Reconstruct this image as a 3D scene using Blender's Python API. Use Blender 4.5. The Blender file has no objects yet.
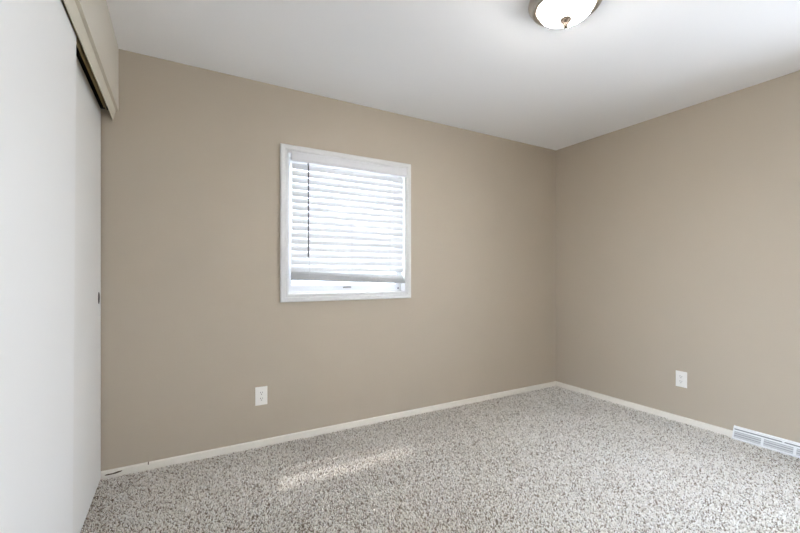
import bpy, bmesh, math, random
import numpy as np
from mathutils import Vector, Matrix

S = bpy.context.scene
COL = S.collection

# ------------------------------------------------------------------ camera
RX, BY, HX, H = 3.426, 2.751, -0.2896, 2.44      # right wall, back wall, header face, ceiling height
RY = -1.00                                        # wall behind the camera
cam_d = bpy.data.cameras.new('camera')
cam = bpy.data.objects.new('camera', cam_d)
COL.objects.link(cam)
cam.location = (0, 0, 1.145)
cam.rotation_euler = (math.radians(90), 0, -0.51665)
cam_d.sensor_fit = 'HORIZONTAL'
cam_d.sensor_width = 36.0
cam_d.lens = 36.0 * 392.85 / 800
cam_d.shift_y = 8.52 / 800
cam_d.clip_start = 0.02
S.camera = cam

# ------------------------------------------------------------------ world, sun, added fill lamps
W = bpy.data.worlds.new('overcast_sky')
S.world = W
W.use_nodes = True
wn = W.node_tree.nodes['Background']
wn.inputs['Color'].default_value = (0.83, 0.95, 1.13, 1)
wn.inputs['Strength'].default_value = 7.2

def lamp(name, kind, loc, energy, color, rot=(0, 0, 0)):
    d = bpy.data.lights.new(name, kind)
    d.energy = energy
    d.color = color
    o = bpy.data.objects.new(name, d)
    COL.objects.link(o)
    o.location = loc
    o.rotation_euler = rot
    return o

sun = lamp('sun', 'SUN', (0.5, 6, 8), 3.2, (1.0, 0.97, 0.93))
sun.data.angle = math.radians(1.4)
sun.rotation_euler = Vector((-0.33, -1.0, -2.62)).to_track_quat('-Z', 'Y').to_euler()

# fill lamps added outside two made-up windows (right wall, left wall)
fill_r = lamp('fill_lamp_right', 'AREA', (RX + 0.22, -0.15, 1.15), 28.0, (0.86, 0.96, 1.11), (math.radians(98), 0, math.radians(90)))
fill_r.data.shape = 'RECTANGLE'
fill_r.data.size = 1.3
fill_r.data.size_y = 1.4
fill_l = lamp('fill_lamp_left', 'AREA', (-1.70, -1.30, 2.30), 235.0, (0.76, 0.93, 1.14))
fill_l.rotation_euler = Vector((5.13, 2.5, -1.50)).to_track_quat('-Z', 'Y').to_euler()
fill_l.data.shape = 'RECTANGLE'
fill_l.data.size = 1.2
fill_l.data.size_y = 0.7

# extra fill lamp added low outside the left opening, in place of ground bounce
fill_low = lamp('fill_lamp_low', 'AREA', (HX - 0.30, -0.62, 0.62), 13.0, (0.80, 0.94, 1.14))
fill_low.rotation_euler = Vector((1.0, 0.25, 0.22)).to_track_quat('-Z', 'Y').to_euler()
fill_low.data.shape = 'RECTANGLE'
fill_low.data.size = 0.8
fill_low.data.size_y = 0.8

vs = S.view_settings
vs.view_transform = 'Standard'
vs.look = 'None'
vs.exposure = 0.30
vs.gamma = 1.0
vs.use_curve_mapping = False
S.cycles.max_bounces = 14
S.cycles.diffuse_bounces = 8
S.cycles.transparent_max_bounces = 16

# ------------------------------------------------------------------ materials
def lin(c):
    return tuple(((v / 255) / 12.92 if v / 255 <= 0.04045 else ((v / 255 + 0.055) / 1.055) ** 2.4) for v in c) + (1,)

def mat(name, rgb, rough=0.6, metal=0.0, bump=None, var=None, spec=0.5):
    m = bpy.data.materials.new(name)
    m.use_nodes = True
    nt = m.node_tree
    b = nt.nodes['Principled BSDF']
    b.inputs['Base Color'].default_value = lin(rgb)
    b.inputs['Roughness'].default_value = rough
    b.inputs['Metallic'].default_value = metal
    b.inputs['Specular IOR Level'].default_value = spec
    tc = nt.nodes.new('ShaderNodeTexCoord')
    if bump:
        scale, strength, dist = bump
        n = nt.nodes.new('ShaderNodeTexNoise')
        n.inputs['Scale'].default_value = scale
        n.inputs['Detail'].default_value = 3
        nt.links.new(tc.outputs['Object'], n.inputs['Vector'])
        bp = nt.nodes.new('ShaderNodeBump')
        bp.inputs['Strength'].default_value = strength
        bp.inputs['Distance'].default_value = dist
        nt.links.new(n.outputs['Fac'], bp.inputs['Height'])
        nt.links.new(bp.outputs['Normal'], b.inputs['Normal'])
    if var:
        scale, amount = var
        n = nt.nodes.new('ShaderNodeTexNoise')
        n.inputs['Scale'].default_value = scale
        n.inputs['Detail'].default_value = 4
        nt.links.new(tc.outputs['Object'], n.inputs['Vector'])
        r = nt.nodes.new('ShaderNodeValToRGB')
        c = lin(rgb)
        r.color_ramp.elements[0].position = 0.3
        r.color_ramp.elements[1].position = 0.7
        r.color_ramp.elements[0].color = tuple(v * (1 - amount) for v in c[:3]) + (1,)
        r.color_ramp.elements[1].color = tuple(min(1, v * (1 + amount)) for v in c[:3]) + (1,)
        nt.links.new(n.outputs['Fac'], r.inputs['Fac'])
        nt.links.new(r.outputs['Color'], b.inputs['Base Color'])
    return m

M = {}
M['wall'] = mat('beige_wall_paint', (181, 170, 154), 0.6, bump=(260, 0.12, 0.001), var=(1.5, 0.015), spec=0.35)
M['header'] = mat('cream_header_paint', (206, 199, 186), 0.55, bump=(220, 0.1, 0.001), spec=0.35)
M['ceiling'] = mat('white_ceiling_paint', (246, 246, 247), 0.85, bump=(180, 0.25, 0.0015), spec=0.2)
M['base'] = mat('ivory_baseboard_paint', (230, 225, 216), 0.45, var=(14, 0.03))
M['trim'] = mat('cream_trim_paint', (212, 205, 190), 0.4)
M['door'] = mat('white_door_paint', (234, 234, 233), 0.38, bump=(35, 0.03, 0.001))
M['door_rear'] = mat('shaded_white_door_paint', (229, 228, 225), 0.4, bump=(35, 0.03, 0.001))  # same door paint, greyed to put the rear leaf's shade into the colour
M['white'] = mat('white_window_paint', (216, 216, 215), 0.4)
M['vinyl'] = mat('white_vinyl', (214, 214, 216), 0.35)
M['plastic'] = mat('white_plastic', (238, 236, 232), 0.3)
M['dark'] = mat('dark_slot', (40, 36, 32), 0.6)
M['grey'] = mat('grey_plastic', (140, 140, 138), 0.4)
M['wand'] = mat('smoky_wand_plastic', (96, 98, 98), 0.25)
M['scuff'] = mat('brown_scuffed_wood', (84, 70, 52), 0.8, var=(200, 0.3))
M['bronze'] = mat('bronze_metal', (38, 32, 26), 0.45, 0.5)
M['track'] = mat('brass_track_metal', (196, 176, 124), 0.45, 0.2)
M['nickel'] = mat('brushed_nickel', (196, 188, 178), 0.3, 0.9)
M['finial'] = mat('dull_nickel', (92, 80, 70), 0.65, 0.0, spec=0.2)
M['vent'] = mat('white_enamel', (232, 233, 234), 0.35)
M['ventdark'] = mat('vent_shadow_metal', (136, 138, 140), 0.5)
M['louvre'] = mat('grey_louvre_metal', (196, 197, 198), 0.4)
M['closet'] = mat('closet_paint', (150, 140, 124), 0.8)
M['ground'] = mat('pale_concrete', (206, 204, 198), 0.9, var=(0.6, 0.06))
M['backing'] = mat('carpet_backing', (118, 106, 92), 0.95)

def glass_mat():
    m = bpy.data.materials.new('window_glass')
    m.use_nodes = True
    nt = m.node_tree
    nt.nodes.clear()
    out = nt.nodes.new('ShaderNodeOutputMaterial')
    mix = nt.nodes.new('ShaderNodeMixShader')
    tr = nt.nodes.new('ShaderNodeBsdfTransparent')
    gl = nt.nodes.new('ShaderNodeBsdfGlossy')
    gl.inputs['Roughness'].default_value = 0.02
    lw = nt.nodes.new('ShaderNodeLayerWeight')
    pw = nt.nodes.new('ShaderNodeMath'); pw.operation = 'POWER'; pw.inputs[1].default_value = 5.0
    ma = nt.nodes.new('ShaderNodeMath'); ma.operation = 'MULTIPLY_ADD'; ma.inputs[1].default_value = 0.95; ma.inputs[2].default_value = 0.04
    lw.inputs['Blend'].default_value = 0.5
    nt.links.new(lw.outputs['Facing'], pw.inputs[0])
    nt.links.new(pw.outputs[0], ma.inputs[0])
    nt.links.new(ma.outputs[0], mix.inputs[0])
    nt.links.new(tr.outputs[0], mix.inputs[1])
    nt.links.new(gl.outputs[0], mix.inputs[2])
    nt.links.new(mix.outputs[0], out.inputs[0])
    return m
M['glass'] = glass_mat()

def slat_mat():
    m = mat('white_slat_vinyl', (232, 233, 234), 0.4)
    nt = m.node_tree
    b = nt.nodes['Principled BSDF']
    out = [n for n in nt.nodes if n.type == 'OUTPUT_MATERIAL'][0]
    t = nt.nodes.new('ShaderNodeBsdfTranslucent')
    t.inputs['Color'].default_value = (0.85, 0.86, 0.86, 1)
    mx = nt.nodes.new('ShaderNodeMixShader')
    mx.inputs[0].default_value = 0.15
    nt.links.new(b.outputs[0], mx.inputs[1])
    nt.links.new(t.outputs[0], mx.inputs[2])
    nt.links.new(mx.outputs[0], out.inputs[0])
    return m
M['slat'] = slat_mat()
M['stack'] = mat('shaded_stack_vinyl', (188, 189, 190), 0.45)  # white vinyl darkened: backlit shade of stack and rail put into the colour

def lamp_glass():
    m = mat('lit_alabaster_glass', (250, 246, 238), 0.25)
    nt = m.node_tree
    b = nt.nodes['Principled BSDF']
    b.inputs['Emission Color'].default_value = (1.0, 0.975, 0.94, 1)
    # emission put in as a ring: dim rim, dim foot to show the finial
    tc = nt.nodes.new('ShaderNodeTexCoord')
    mp = nt.nodes.new('ShaderNodeVectorMath'); mp.operation = 'MULTIPLY'
    mp.inputs[1].default_value = (1, 1, 0)
    ln = nt.nodes.new('ShaderNodeVectorMath'); ln.operation = 'LENGTH'
    sc = nt.nodes.new('ShaderNodeMath'); sc.operation = 'MULTIPLY'; sc.inputs[1].default_value = 1 / 0.13
    rp = nt.nodes.new('ShaderNodeValToRGB')
    e = rp.color_ramp.elements
    e[0].position, e[0].color = 0.46, (0, 0, 0, 1)
    e[1].position, e[1].color = 0.86, (0, 0, 0, 1)
    for p in (0.56, 0.76):
        x = e.new(p); x.color = (1, 1, 1, 1)
    mr = nt.nodes.new('ShaderNodeMapRange')
    mr.inputs['To Min'].default_value = 3.0
    mr.inputs['To Max'].default_value = 290.0
    nt.links.new(tc.outputs['Object'], mp.inputs[0])
    nt.links.new(mp.outputs['Vector'], ln.inputs[0])
    nt.links.new(ln.outputs['Value'], sc.inputs[0])
    nt.links.new(sc.outputs[0], rp.inputs['Fac'])
    nt.links.new(rp.outputs['Color'], mr.inputs['Value'])
    nt.links.new(mr.outputs['Result'], b.inputs['Emission Strength'])
    return m
M['bowl'] = lamp_glass()

def carpet_mat():
    m = mat('speckled_frieze_yarn', (190, 182, 172), 0.9, spec=0.15)
    nt = m.node_tree
    b = nt.nodes['Principled BSDF']
    g = nt.nodes.new('ShaderNodeNewGeometry')
    r = nt.nodes.new('ShaderNodeValToRGB')
    r.color_ramp.interpolation = 'LINEAR'
    e = r.color_ramp.elements
    stops = [(0.0, (120, 106, 90)), (0.13, (172, 160, 145)), (0.26, (226, 219, 209)),
             (0.60, (240, 235, 227)), (0.85, (247, 244, 239)), (1.0, (251, 249, 246))]
    e[0].position, e[0].color = stops[0][0], lin(stops[0][1])
    e[1].position, e[1].color = stops[-1][0], lin(stops[-1][1])
    for p, c in stops[1:-1]:
        x = e.new(p)
        x.color = lin(c)
    nt.links.new(g.outputs['Random Per Island'], r.inputs['Fac'])
    nt.links.new(r.outputs['Color'], b.inputs['Base Color'])
    return m
M['carpet'] = carpet_mat()

# ------------------------------------------------------------------ mesh helpers
class MB:
    def __init__(self):
        self.bm = bmesh.new()
        self.mats = []
    def mi(self, m):
        if m not in self.mats:
            self.mats.append(m)
        return self.mats.index(m)
    def box(self, a, b, m, bev=0.0, xf=None, seg=2):
        t = bmesh.new()
        bmesh.ops.create_cube(t, size=1.0)
        sz = [b[i] - a[i] for i in range(3)]
        c = [(a[i] + b[i]) / 2 for i in range(3)]
        for v in t.verts:
            v.co = Vector((v.co.x * sz[0] + c[0], v.co.y * sz[1] + c[1], v.co.z * sz[2] + c[2]))
        if bev > 0:
            bmesh.ops.bevel(t, geom=list(t.edges), offset=bev, segments=seg, profile=0.6, affect='EDGES')
        self.merge(t, m, xf)
    def merge(self, t, m, xf=None):
        k = self.mi(m)
        vm = {}
        for v in t.verts:
            vm[v] = self.bm.verts.new(xf @ v.co if xf else v.co)
        for f in t.faces:
            try:
                nf = self.bm.faces.new([vm[v] for v in f.verts])
                nf.material_index = k
                nf.smooth = f.smooth
            except ValueError:
                pass
        t.free()
    def lathe(self, prof, m, n=64, xf=None, smooth=True):
        t = bmesh.new()
        rings = []
        for r, z in prof:
            if r < 1e-6:
                rings.append([t.verts.new((0, 0, z))])
            else:
                rings.append([t.verts.new((r * math.cos(2 * math.pi * i / n), r * math.sin(2 * math.pi * i / n), z)) for i in range(n)])
        for A, B in zip(rings, rings[1:]):
            for i in range(n):
                j = (i + 1) % n
                if len(A) == 1 and len(B) == 1:
                    continue
                if len(A) == 1:
                    f = t.faces.new((A[0], B[j], B[i]))
                elif len(B) == 1:
                    f = t.faces.new((A[i], A[j], B[0]))
                else:
                    f = t.faces.new((A[i], A[j], B[j], B[i]))
                f.smooth = smooth
        bmesh.ops.recalc_face_normals(t, faces=list(t.faces))
        self.merge(t, m, xf)
    def prism(self, prof, axis_a, axis_b, m, smooth=False):
        """sweep a closed profile (list of 3D points) along the vector axis_a -> axis_b"""
        t = bmesh.new()
        d0, d1 = Vector(axis_a), Vector(axis_b)
        A = [t.verts.new(Vector(p) + d0) for p in prof]
        B = [t.verts.new(Vector(p) + d1) for p in prof]
        n = len(prof)
        for i in range(n):
            f = t.faces.new((A[i], A[(i + 1) % n], B[(i + 1) % n], B[i]))
            f.smooth = smooth
        t.faces.new(A)
        t.faces.new(list(reversed(B)))
        bmesh.ops.recalc_face_normals(t, faces=list(t.faces))
        self.merge(t, m)
    def build(self, name, parent=None, loc=None):
        bmesh.ops.recalc_face_normals(self.bm, faces=list(self.bm.faces))
        me = bpy.data.meshes.new(name)
        self.bm.to_mesh(me)
        self.bm.free()
        for m in self.mats:
            me.materials.append(m)
        o = bpy.data.objects.new(name, me)
        COL.objects.link(o)
        if parent:
            o.parent = parent
        if loc:
            o.location = loc
        return o

def struct(o):
    o['kind'] = 'structure'
    return o

def thing(name, label, cat, loc, group=None):
    o = bpy.data.objects.new(name, None)
    o.empty_display_size = 0.05
    COL.objects.link(o)
    o.location = loc
    o['label'] = label
    o['category'] = cat
    if group:
        o['group'] = group
    return o

def wall_with_hole(name, axis, lo, hi, u0, u1, hole, m):
    """slab of wall; axis 'Y': faces at Y=lo..hi running along X from u0 to u1"""
    b = MB()
    hx0, hx1, hz0, hz1 = hole
    def seg(a0, a1, z0, z1):
        if axis == 'Y':
            b.box((a0, lo, z0), (a1, hi, z1), m)
        else:
            b.box((lo, a0, z0), (hi, a1, z1), m)
    seg(u0, hx0, -0.1, H + 0.1)
    seg(hx1, u1, -0.1, H + 0.1)
    seg(hx0, hx1, -0.1, hz0)
    seg(hx0, hx1, hz1, H + 0.1)
    return struct(b.build(name))

# ------------------------------------------------------------------ room shell
TH = 0.14
CX = -0.98                                     # closet back
# window opening on the back wall (inside the casing)
WX0, WX1, WZ0, WZ1 = 0.671, 1.601, 1.013, 1.990
wall_with_hole('wall_back', 'Y', BY, BY + TH, CX - TH, RX + TH, (WX0 - 0.012, WX1 + 0.012, WZ0 - 0.012, WZ1 + 0.012), M['wall'])
b = MB(); b.box((CX - TH, RY - TH, -0.1), (RX + TH, RY, H + 0.1), M['wall']); struct(b.build('wall_front'))
# added window, out of view in the right wall, to admit fill light
VY0_, VY1_, VZ0, VZ1 = -0.80, 0.50, 0.45, 1.85
wall_with_hole('wall_right', 'X', RX, RX + TH, RY, BY, (VY0_, VY1_, VZ0, VZ1), M['wall'])
# left wall: solid part beside the closet, header over the closet opening
OY0 = 0.60
b = MB()
LY0, LY1, LZ0, LZ1 = -0.90, -0.12, 0.30, 2.00       # added window, out of view, to admit fill light
b.box((HX - 0.115, RY, -0.1), (HX, LY0, H + 0.1), M['header'])
b.box((HX - 0.115, LY1, -0.1), (HX, OY0, H + 0.1), M['header'])
b.box((HX - 0.115, LY0, -0.1), (HX, LY1, LZ0), M['header'])
b.box((HX - 0.115, LY0, LZ1), (HX, LY1, H + 0.1), M['header'])
b.box((HX - 0.13, OY0, 2.19), (HX, BY, H + 0.1), M['header'])
b.box((HX - 0.016, OY0, 2.088), (HX, BY, 2.19), M['header'])
struct(b.build('wall_left'))
# closet shell behind the sliding doors
b = MB(); b.box((CX - TH, OY0 - 0.2, -0.1), (CX, BY, H + 0.1), M['closet'])
b.box((CX, OY0 - 0.2, -0.1), (HX - 0.115, OY0 - 0.08, H + 0.1), M['closet'])
b.box((CX, OY0 - 0.08, 2.30), (HX - 0.13, BY, H + 0.1), M['closet'])
struct(b.build('wall_closet'))
b = MB(); b.box((CX - TH, RY - TH, H), (RX + TH, BY + TH, H + 0.12), M['ceiling']); struct(b.build('ceiling'))
b = MB(); b.box((CX - TH, RY - TH, -0.12), (RX + TH, BY + TH, -0.008), M['backing']); struct(b.build('floor'))
b = MB(); b.box((-60, -60, -0.62), (60, 90, -0.5), M['ground']); struct(b.build('ground'))

# ------------------------------------------------------------------ carpet pile (real tufts)
def carpet():
    rng = np.random.default_rng(7)
    sp = 0.0067
    xs = np.arange(HX - 0.10, RX - 0.004, sp)
    ys = np.arange(RY + 0.004, BY - 0.004, sp)
    gx, gy = np.meshgrid(xs, ys)
    x = (gx + rng.uniform(-0.45, 0.45, gx.shape) * sp).ravel()
    y = (gy + rng.uniform(-0.45, 0.45, gy.shape) * sp).ravel()
    k = (x > HX - 0.095) & (x < RX - 0.006) & (y < BY - 0.006) & ((x > HX + 0.002) | (y > OY0 + 0.004))
    x, y = x[k], y[k]
    n = len(x)
    # slow drift of the pile direction: brushed and trodden patches
    def field(s, seed):
        r = np.random.default_rng(seed)
        f = np.zeros(n)
        for _ in range(7):
            a = r.uniform(0, 2 * np.pi); w = r.uniform(0.5, 1.6) * s
            f += np.sin(w * (x * np.cos(a) + y * np.sin(a)) + r.uniform(0, 6.28))
        return f / 2.6
    ang = rng.uniform(0, 2 * np.pi, n)
    lean = rng.uniform(0.5, 1.35, n)
    dx = np.cos(ang) * lean + 0.22 * field(5, 1)
    dy = np.sin(ang) * lean + 0.22 * field(5, 2)
    hgt = rng.uniform(0.0070, 0.0105, n) * (1 + 0.10 * field(9, 3))
    r0 = rng.uniform(0.0027, 0.0040, n)
    ph = rng.uniform(0, 2 * np.pi, n)
    V = np.zeros((n, 7, 3), np.float32)
    for i in range(3):
        a = ph + i * 2 * np.pi / 3
        V[:, i, 0] = x + np.cos(a) * r0 * 0.8
        V[:, i, 1] = y + np.sin(a) * r0 * 0.8
        V[:, i, 2] = -0.0085
        a2 = a + 0.6
        V[:, 3 + i, 0] = x + dx * hgt * 0.5 + np.cos(a2) * r0
        V[:, 3 + i, 1] = y + dy * hgt * 0.5 + np.sin(a2) * r0
        V[:, 3 + i, 2] = -0.008 + hgt * 0.68
    V[:, 6, 0] = x + dx * hgt
    V[:, 6, 1] = y + dy * hgt
    V[:, 6, 2] = -0.008 + hgt
    quads = np.array([[0, 1, 4, 3], [1, 2, 5, 4], [2, 0, 3, 5]])
    tris = np.array([[3, 4, 6], [4, 5, 6], [5, 3, 6]])
    base = (np.arange(n) * 7)[:, None]
    loops = np.concatenate([(base + quads.ravel()[None, :]), (base + tris.ravel()[None, :])], axis=1)
    nv, nl, npoly = n * 7, n * 21, n * 6
    me = bpy.data.meshes.new('carpet_pile')
    me.vertices.add(nv)
    me.vertices.foreach_set('co', V.ravel())
    me.loops.add(nl)
    me.loops.foreach_set('vertex_index', loops.ravel().astype(np.int32))
    me.polygons.add(npoly)
    tot = np.array([4, 4, 4, 3, 3, 3])
    st = np.concatenate([[0], np.cumsum(tot)[:-1]])
    starts = ((np.arange(n) * 21)[:, None] + st[None, :]).ravel().astype(np.int32)
    me.polygons.foreach_set('loop_start', starts)
    me.polygons.foreach_set('use_smooth', np.ones(npoly, bool))
    me.update(calc_edges=True)
    me.materials.append(M['carpet'])
    o = bpy.data.objects.new('carpet_pile', me)
    COL.objects.link(o)
    o['kind'] = 'stuff'
    o['label'] = 'speckled grey and beige shag carpet covering the whole bedroom floor'
    o['category'] = 'carpet'
carpet()

# ------------------------------------------------------------------ baseboards
def board_prof_back(h=0.042, t=0.012):
    return [(0, 0, -0.008), (0, -t, -0.008), (0, -t, h - 0.006), (0, -t + 0.004, h), (0, 0, h)]
b = MB()
b.prism(board_prof_back(), (HX - 0.085, BY, 0), (RX, BY, 0), M['base'])
# chipped, dark scuff near the closet and a butt joint further right
b.prism([(0, -0.0123, 0.021), (0, -0.0126, 0.018), (0.012, -0.0126, 0.016), (0.05, -0.0126, 0.017), (0.075, -0.0126, 0.022), (0.082, -0.0123, 0.029),
         (0.06, -0.0126, 0.028), (0.035, -0.0126, 0.023), (0.012, -0.0126, 0.024)], (-0.352, BY, 0), (-0.352, BY - 0.0006, 0), M['scuff'])
b.box((-0.148, BY - 0.0125, 0.030), (-0.143, BY - 0.002, 0.0425), M['scuff'])
struct(b.build('baseboard_back'))
VY1, VY0 = 1.246, 0.750                          # floor register span on the right wall
def board_right(y0, y1):
    return [(RX, y0), (RX, y1)]
b = MB()
pr = [(0, 0, -0.008), (-0.012, 0, -0.008), (-0.012, 0, 0.036), (-0.008, 0, 0.042), (0, 0, 0.042)]
b.prism(pr, (RX, VY1 + 0.001, 0), (RX, BY - 0.012, 0), M['base'])
b.prism(pr, (RX, RY, 0), (RX, VY0 - 0.001, 0), M['base'])
struct(b.build('baseboard_right'))
b = MB()
b.prism([(0, 0, -0.008), (0, 0.012, -0.008), (0, 0.012, 0.036), (0, 0.008, 0.042), (0, 0, 0.042)], (HX, RY, 0), (RX - 0.012, RY, 0), M['base'])
struct(b.build('baseboard_front'))

# ------------------------------------------------------------------ closet: header trim, track, two sliding doors
b = MB()
# moulding along the foot of the header: sloped reveal above, flat fascia below
b.prism([(-0.2900, 0, 2.0885), (-0.2900, 0, 2.083), (-0.3030, 0, 2.082), (-0.3035, 0, 2.076), (-0.3145, 0, 2.028), (-0.3180, 0, 2.028), (-0.3225, 0, 2.060), (-0.3225, 0, 2.0885)],
        (0, OY0, 0), (0, BY - 0.0005, 0), M['trim'])
struct(b.build('trim_1'))
b = MB()
b.box((HX - 0.125, OY0 + 0.01, 2.178), (HX - 0.036, BY - 0.002, 2.1895), M['dark'])
b.box((-0.3565, OY0 + 0.01, 2.084), (-0.3540, BY - 0.014, 2.179), M['track'])
b.box((-0.3465, OY0 + 0.01, 2.072), (-0.3440, BY - 0.014, 2.179), M['track'])
b.box((-0.4095, BY - 0.014, 2.080), (-0.3230, BY - 0.002, 2.179), M['dark'])  # dark plate added to give the cavity end its shade
b.box((-0.4140, OY0 + 0.01, 2.090), (-0.4100, BY - 0.002, 2.179), M['dark'])
struct(b.build('trim_2'))

def finger_pull(parent, y, z, fx):
    b = MB()
    rim = []
    xf = Matrix.Translation((fx, y, z)) @ Matrix.Rotation(math.radians(90), 4, 'Y') @ Matrix.Diagonal((1.55, 1.05, 1, 1))
    b.lathe([(0.0, 0.0008), (0.012, 0.0006), (0.0155, 0.0012), (0.0180, 0.0024), (0.0205, 0.0016), (0.0208, 0.0)], M['bronze'], 32, xf)
    o = b.build('finger_pull', parent)
    o['label'] = 'dark bronze recessed finger pull'
    return o
# rear leaf, reaching the corner
b = MB()
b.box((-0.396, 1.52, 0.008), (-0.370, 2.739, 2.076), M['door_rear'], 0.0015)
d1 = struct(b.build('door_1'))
finger_pull(d1, 2.672, 1.020, -0.370)
# front leaf, its foot hanging slightly inward
b = MB()
b.box((-0.026, 0.64, -2.026), (0.0, 1.874, 0.0), M['door'], 0.0015)
d2 = struct(b.build('door_2'))
d2.location = (-0.326, 0, 2.036)
d2.rotation_euler = (0, math.radians(0.33), 0)

# ------------------------------------------------------------------ window in the back wall
wroot = bpy.data.objects.new('window_1', None)
COL.objects.link(wroot)
wroot.location = (1.141, BY, 0.958)
struct(wroot)
def W_(name, b):
    o = b.build(name)
    o.parent = wroot
    o.matrix_parent_inverse = Matrix.Translation(wroot.location).inverted()
    return o
def frame_mitre(b, x0, x1, z0, z1, w, prof, m):
    """picture-frame moulding: prof = [(inset 0..1, Y)] swept round a rectangle"""
    t = bmesh.new()
    rings = []
    for s, yy in prof:
        i = s * w
        rings.append([t.verts.new(p) for p in ((x0 + i, yy, z0 + i), (x1 - i, yy, z0 + i), (x1 - i, yy, z1 - i), (x0 + i, yy, z1 - i))])
    n = len(rings)
    for k in range(n):
        A, B = rings[k], rings[(k + 1) % n]
        for i in range(4):
            t.faces.new((A[i], A[(i + 1) % 4], B[(i + 1) % 4], B[i]))
    bmesh.ops.recalc_face_normals(t, faces=list(t.faces))
    b.merge(t, m)
b = MB()
frame_mitre(b, 0.616, 1.656, 0.958, 2.045, 0.055,
            [(0, BY), (0, BY - 0.017), (0.12, BY - 0.021), (0.5, BY - 0.019), (0.62, BY - 0.0135), (0.9, BY - 0.012), (1.0, BY - 0.009), (1.0, BY)], M['white'])
W_('casing', b)
# jamb liner
b = MB()
b.box((WX0 - 0.012, BY - 0.001, WZ0 - 0.012), (WX0, BY + TH, WZ1 + 0.012), M['white'])
b.box((WX1, BY - 0.001, WZ0 - 0.012), (WX1 + 0.012, BY + TH, WZ1 + 0.012), M['white'])
b.box((WX0, BY - 0.001, WZ1), (WX1, BY + TH, WZ1 + 0.012), M['white'])
b.box((WX0, BY - 0.001, WZ0 - 0.012), (WX1, BY + TH, WZ0), M['white'])
# narrow stops
b.box((WX0, BY + 0.050, WZ0), (WX0 + 0.014, BY + 0.062, WZ1), M['white'], 0.002)
b.box((WX1 - 0.014, BY + 0.050, WZ0), (WX1, BY + 0.062, WZ1), M['white'], 0.002)
b.box((WX0, BY + 0.050, WZ0), (WX1, BY + 0.062, WZ0 + 0.012), M['white'], 0.002)
W_('jamb', b)
def sash(name, z0, z1, y0, y1, rail_lo, rail_hi):
    b = MB()
    st = 0.036
    x0, x1 = WX0 + 0.006, WX1 - 0.006
    b.box((x0, y0, z0), (x0 + st, y1, z1), M['vinyl'], 0.003)
    b.box((x1 - st, y0, z0), (x1, y1, z1), M['vinyl'], 0.003)
    b.box((x0 + st - 0.004, y0, z0), (x1 - st + 0.004, y1, z0 + rail_lo), M['vinyl'], 0.003)
    b.box((x0 + st - 0.004, y0, z1 - rail_hi), (x1 - st + 0.004, y1, z1), M['vinyl'], 0.003)
    s = W_(name, b)
    g = MB()
    ym = (y0 + y1) / 2
    g.box((x0 + st - 0.006, ym - 0.002, z0 + rail_lo - 0.006), (x1 - st + 0.006, ym + 0.002, z1 - rail_hi + 0.006), M['glass'])
    o = g.build('pane')
    o.parent = s
    o.matrix_parent_inverse = Matrix.Identity(4)
    return s
ZM = 1.430
lower = sash('sash', WZ0 + 0.012, ZM + 0.02, BY + 0.064, BY + 0.088, 0.046, 0.036)
upper = sash('sash', ZM - 0.018, WZ1 - 0.002, BY + 0.098, BY + 0.126, 0.036, 0.04)
b = MB()                                           # finger lift on the lower sash rail
b.box((1.100, BY + 0.054, 1.046), (1.165, BY + 0.0645, 1.058), M['grey'], 0.003)
b.box((1.108, BY + 0.050, 1.055), (1.157, BY + 0.0645, 1.060), M['grey'], 0.002)
o = W_('sash_lift', b); o['label'] = 'grey finger lift'
b = MB()
b.box((1.566, BY + 0.046, 1.034), (1.579, BY + 0.0515, 1.043), M['dark'], 0.002)
o = W_('latch', b); o['label'] = 'small black latch button'

# two windows added out of view for the fill light, one per side wall
def added_window(name, xf, sgn, y0, y1, z0, z1):
    """frame, pane and casing of an added window in a side wall; sgn = direction into the wall"""
    b = MB()
    def bx(x0, x1, a0, a1, c0, c1, m, bev=0.003):
        b.box((min(xf + sgn * x0, xf + sgn * x1), a0, c0), (max(xf + sgn * x0, xf + sgn * x1), a1, c1), m, bev)
    bx(0.07, 0.10, y0, y0 + 0.045, z0, z1, M['vinyl'])
    bx(0.07, 0.10, y1 - 0.045, y1, z0, z1, M['vinyl'])
    bx(0.07, 0.10, y0 + 0.04, y1 - 0.04, z0, z0 + 0.045, M['vinyl'])
    bx(0.07, 0.10, y0 + 0.04, y1 - 0.04, z1 - 0.045, z1, M['vinyl'])
    bx(-0.016, 0.0, y0 - 0.055, y0, z0 - 0.055, z1 + 0.055, M['white'])
    bx(-0.016, 0.0, y1, y1 + 0.055, z0 - 0.055, z1 + 0.055, M['white'])
    bx(-0.016, 0.0, y0, y1, z0 - 0.055, z0, M['white'])
    bx(-0.016, 0.0, y0, y1, z1, z1 + 0.055, M['white'])
    w = struct(b.build(name))
    b = MB()
    bx(0.083, 0.087, y0 + 0.03, y1 - 0.03, z0 + 0.03, z1 - 0.03, M['glass'], 0)
    b.build('pane', w)
added_window('added_window_right', RX, 1, VY0_, VY1_, VZ0, VZ1)
added_window('added_window_left', HX, -1, LY0, LY1, LZ0, LZ1)

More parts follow.
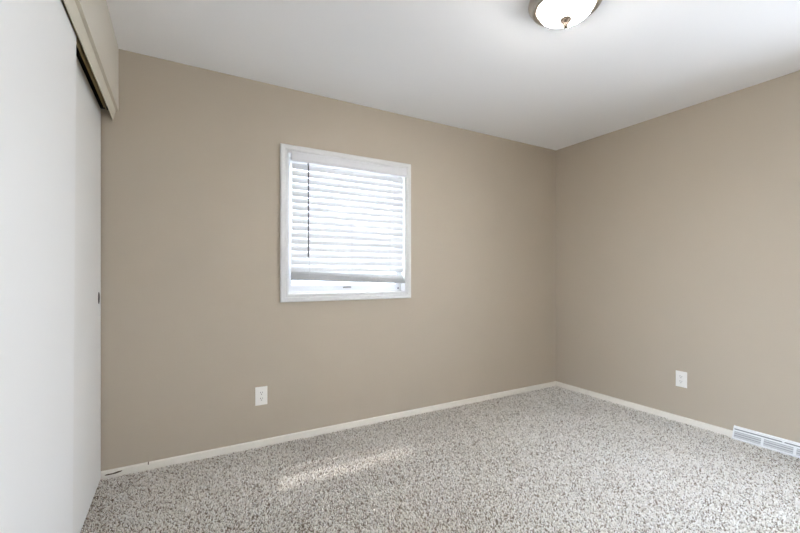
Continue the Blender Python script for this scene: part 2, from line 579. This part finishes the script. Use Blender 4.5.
# ------------------------------------------------------------------ venetian blind
BX0, BX1 = 0.686, 1.590
blind = thing('window_blind', 'white horizontal slat blind hanging in the small window, bottom rail tilted', 'blind', ((BX0 + BX1) / 2, BY + 0.02, WZ1))
def B_(name, b, parent=blind):
    o = b.build(name)
    o.parent = parent
    o.matrix_parent_inverse = Matrix.Translation(blind.location).inverted() if parent is blind else Matrix.Identity(4)
    return o
b = MB()
b.box((BX0 + 0.004, BY - 0.030, WZ1 - 0.048), (BX1 - 0.004, BY + 0.018, WZ1 - 0.002), M['vinyl'], 0.003)
B_('headrail', b)
b = MB()
VT, VB_, VF = 2.006, 1.930, BY - 0.040
prof = [(0, VF + 0.008, VT), (0, VF + 0.002, VT - 0.002), (0, VF, VT - 0.010), (0, VF + 0.003, VT - 0.016), (0, VF + 0.003, VB_ + 0.014),
        (0, VF, VB_ + 0.009), (0, VF + 0.002, VB_), (0, VF + 0.009, VB_)]
b.prism(prof, (BX0 + 0.006, 0, 0), (BX1 + 0.012, 0, 0), M['vinyl'])
b.box((BX0 + 0.006, VF + 0.008, VB_ + 0.004), (BX0 + 0.012, BY - 0.022, VT - 0.002), M['vinyl'])
b.box((BX1 + 0.006, VF + 0.008, VB_ + 0.004), (BX1 + 0.012, BY - 0.022, VT - 0.002), M['vinyl'])
B_('valance', b)
SY = BY - 0.008
def slat(b, zc, tilt, roll=0.0, w=0.050, m='slat'):
    """one crowned slat"""
    t = bmesh.new()
    n = 6
    th = 0.0026
    pts = []
    for i in range(n + 1):
        u = i / n - 0.5
        pts.append((u * w, 0.0032 * (1 - (2 * u) ** 2)))
    loop = [(p[0], p[1]) for p in pts] + [(p[0], p[1] - th) for p in reversed(pts)]
    ends = []
    for x in (BX0 + 0.004, BX1 - 0.004):
        e = []
        for (dy, dz) in loop:
            c, s = math.cos(tilt), math.sin(tilt)
            yy, zz = dy * c - dz * s, dy * s + dz * c
            xm = x - (BX0 + BX1) / 2
            e.append(t.verts.new((x, SY + yy, zc + zz - xm * math.tan(roll))))
        ends.append(e)
    A, B = ends
    k = len(loop)
    for i in range(k):
        f = t.faces.new((A[i], A[(i + 1) % k], B[(i + 1) % k], B[i]))
    t.faces.new(A); t.faces.new(list(reversed(B)))
    bmesh.ops.recalc_face_normals(t, faces=list(t.faces))
    b.merge(t, M[m])
b = MB()
TILT = math.radians(69)
z = 1.905
while z > 1.19:
    slat(b, z, TILT)
    z -= 0.0475
# the last slats rest in a slanting stack on the bottom rail
ROLL = math.radians(2.0)
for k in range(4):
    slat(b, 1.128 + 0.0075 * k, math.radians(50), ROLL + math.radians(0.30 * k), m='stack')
B_('slats', b)
b = MB()
xf = Matrix.Translation(((BX0 + BX1) / 2, SY, 1.112)) @ Matrix.Rotation(ROLL, 4, 'Y') @ Matrix.Rotation(math.radians(48), 4, 'X')
hw = (BX1 - BX0) / 2
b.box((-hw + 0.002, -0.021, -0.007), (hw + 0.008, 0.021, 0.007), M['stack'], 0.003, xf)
B_('bottom_rail', b)
for cx in (BX0 + 0.13, (BX0 + BX1) / 2, BX1 - 0.13):
    b = MB()
    for dy in (-0.0145, 0.0145):
        b.box((cx - 0.0009, SY + dy - 0.0008, 1.12), (cx + 0.0009, SY + dy + 0.0008, WZ1 - 0.05), M['vinyl'])
    zz = 1.905
    while zz > 1.19:
        b.box((cx - 0.0007, SY - 0.0145, zz - 0.0245), (cx + 0.0007, SY + 0.0145, zz - 0.0235), M['vinyl'], 0, None)
        zz -= 0.0475
    B_('ladder_cord', b)
b = MB()
wx = 0.800
b.lathe([(0.0, 0.0), (0.0050, 0.001), (0.0056, 0.006), (0.0050, 0.06), (0.0046, 0.07), (0.0046, 0.652), (0.0, 0.654)], M['wand'], 10,
        Matrix.Translation((wx, BY - 0.046, 1.270)))
b.box((wx - 0.002, BY - 0.048, 1.918), (wx + 0.002, BY - 0.030, 1.929), M['wand'])
o = B_('tilt_wand', b); o['label'] = 'thin grey tilt wand'

# ------------------------------------------------------------------ ceiling light
LX, LY = 1.586, 1.218
cl = thing('ceiling_light', 'round flush ceiling light, lit frosted glass bowl in a nickel ring', 'ceiling light', (LX, LY, H))
b = MB()
b.lathe([(0.0, 0.0), (0.160, 0.0), (0.166, -0.004), (0.167, -0.014), (0.161, -0.020), (0.154, -0.024), (0.1565, -0.032), (0.152, -0.040), (0.143, -0.046), (0.133, -0.047), (0.128, -0.040), (0.0, -0.038)], M['nickel'], 72)
b.build('mounting_ring', cl)
b = MB()
prof = []
for i in range(15):
    a = i / 14 * math.pi / 2
    prof.append((0.124 * math.cos(a) if i < 14 else 0.0, -0.044 - 0.052 * math.sin(a)))
b.lathe(prof, M['bowl'], 72)
b.build('glass_bowl', cl)
b = MB()
b.lathe([(0.0, -0.0935), (0.0225, -0.0945), (0.0245, -0.100), (0.021, -0.106), (0.0145, -0.113), (0.0120, -0.119), (0.0120, -0.125), (0.0095, -0.133), (0.0, -0.138)], M['finial'], 28)
b.build('finial', cl)

# ------------------------------------------------------------------ electrical outlets
def outlet(label, loc, rz):
    t = thing('electrical_outlet', label, 'outlet', loc, 'duplex outlets low on the walls')
    t.rotation_euler = (0, 0, rz)
    # local frame: plate in XZ, facing -Y
    b = MB()
    bm_ = bmesh.new()
    bmesh.ops.create_cube(bm_, size=1)
    for v in bm_.verts:
        v.co = Vector((v.co.x * 0.078, v.co.y * 0.006 - 0.003, v.co.z * 0.122))
    front = [e for e in bm_.edges if all(v.co.y < -0.005 for v in e.verts)]
    bmesh.ops.bevel(bm_, geom=front, offset=0.0035, segments=3, profile=0.5, affect='EDGES')
    b.merge(bm_, M['plastic'])
    plate = b.build('plate', t)
    s = MB()
    s.lathe([(0.0, 0.0015), (0.0022, 0.0012), (0.0032, 0.0)], M['plastic'], 14, Matrix.Translation((0, -0.006, 0)) @ Matrix.Rotation(math.radians(90), 4, 'X'))
    s.build('screw', plate)
    for dz in (0.0195, -0.0195):
        b = MB()
        # rounded receptacle face with flattened top and bottom
        t2 = bmesh.new()
        pts = []
        for i in range(32):
            a = 2 * math.pi * i / 32
            pts.append((0.0172 * math.cos(a), max(-0.0140, min(0.0140, 0.0172 * math.sin(a)))))
        A = [t2.verts.new((p[0], -0.0055, p[1] + dz)) for p in pts]
        B = [t2.verts.new((p[0] * 0.97, -0.0080, p[1] * 0.97 + dz)) for p in pts]
        for i in range(32):
            t2.faces.new((A[i], A[(i + 1) % 32], B[(i + 1) % 32], B[i]))
        t2.faces.new(B)
        t2.faces.new(list(reversed(A)))
        bmesh.ops.recalc_face_normals(t2, faces=list(t2.faces))
        b.merge(t2, M['plastic'])
        b.box((-0.0078, -0.0083, dz + 0.0005), (-0.0052, -0.0070, dz + 0.0095), M['dark'])
        b.box((0.0052, -0.0083, dz + 0.0015), (0.0078, -0.0070, dz + 0.0085), M['dark'])
        b.lathe([(0.0, 0.0083), (0.0028, 0.0083), (0.0028, 0.007)], M['dark'], 12, Matrix.Translation((0, 0, dz - 0.0070)) @ Matrix.Rotation(math.radians(90), 4, 'X'), False)
        b.build('receptacle', t)
    return t
outlet('white duplex outlet on the window wall, below the window and left of it', (0.493, BY, 0.335), 0)
outlet('white duplex outlet on the right wall, between the corner and the floor vent', (RX, 1.5815, 0.332), -math.pi / 2)

# ------------------------------------------------------------------ baseboard register
vent = thing('floor_vent', 'white metal baseboard vent with louvred slots at the foot of the right wall', 'vent', (RX, (VY0 + VY1) / 2, 0))
L = (VY1 - VY0) / 2
def vp(name, b, parent=vent):
    return b.build(name, parent)
# local frame: X negative is into the room
b = MB()
# sloping body: profile in XZ with a lip at the wall, a slot step and a flared foot
b.prism([(0, 0, 0.0), (-0.045, 0, 0.0), (-0.044, 0, 0.006), (-0.034, 0, 0.010), (-0.018, 0, 0.058), (-0.014, 0, 0.062), (-0.014, 0, 0.066), (-0.010, 0, 0.079), (0, 0, 0.083)],
        (0, -L + 0.003, 0), (0, L - 0.003, 0), M['vent'])
for s in (-1, 1):
    b.prism([(0, 0, 0.0), (-0.047, 0, 0.0), (-0.045, 0, 0.008), (-0.037, 0, 0.011), (-0.020, 0, 0.062), (-0.013, 0, 0.080), (0, 0, 0.085)],
            (0, s * L - s * 0.004, 0), (0, s * L, 0), M['vent'])
vp('housing', b)
b = MB()
b.box((-0.0180, -L + 0.006, 0.0605), (-0.0125, L - 0.006, 0.0670), M['ventdark'])
o = vp('top_slot', b); o['label'] = 'dark slot along the top'
seg = (2 * L - 0.018) / 3
def slope(z):                       # face X of the sloping body at height z
    return -0.034 + (z - 0.010) / 0.048 * 0.016
for k in range(3):
    y0 = L - (0.005 + (k + 1) * seg) + 0.012
    y1 = y0 + seg - 0.015
    b = MB()
    zz0, zz1 = 0.011, 0.050
    b.prism([(slope(zz0) - 0.0006, 0, zz0), (slope(zz1) - 0.0006, 0, zz1), (slope(zz1) + 0.002, 0, zz1), (slope(zz0) + 0.002, 0, zz0)], (0, y0, 0), (0, y1, 0), M['ventdark'])
    nsl = 3
    for i in range(nsl):
        z0 = zz0 + (zz1 - zz0) * (i + 0.15) / nsl
        z1 = z0 + 0.0090
        x0 = slope(z0)
        b.prism([(x0 - 0.0038, 0, z0), (x0 - 0.0034, 0, z0 + 0.0012), (slope(z1) - 0.0004, 0, z1), (slope(z1), 0, z1 - 0.001)], (0, y0, 0), (0, y1, 0), M['louvre'])
    o = vp('louvre_panel', b)
b = MB()
b.box((-0.019, -0.02, 0.061), (-0.013, -0.008, 0.068), M['vent'], 0.001)
vp('damper_lever', b)
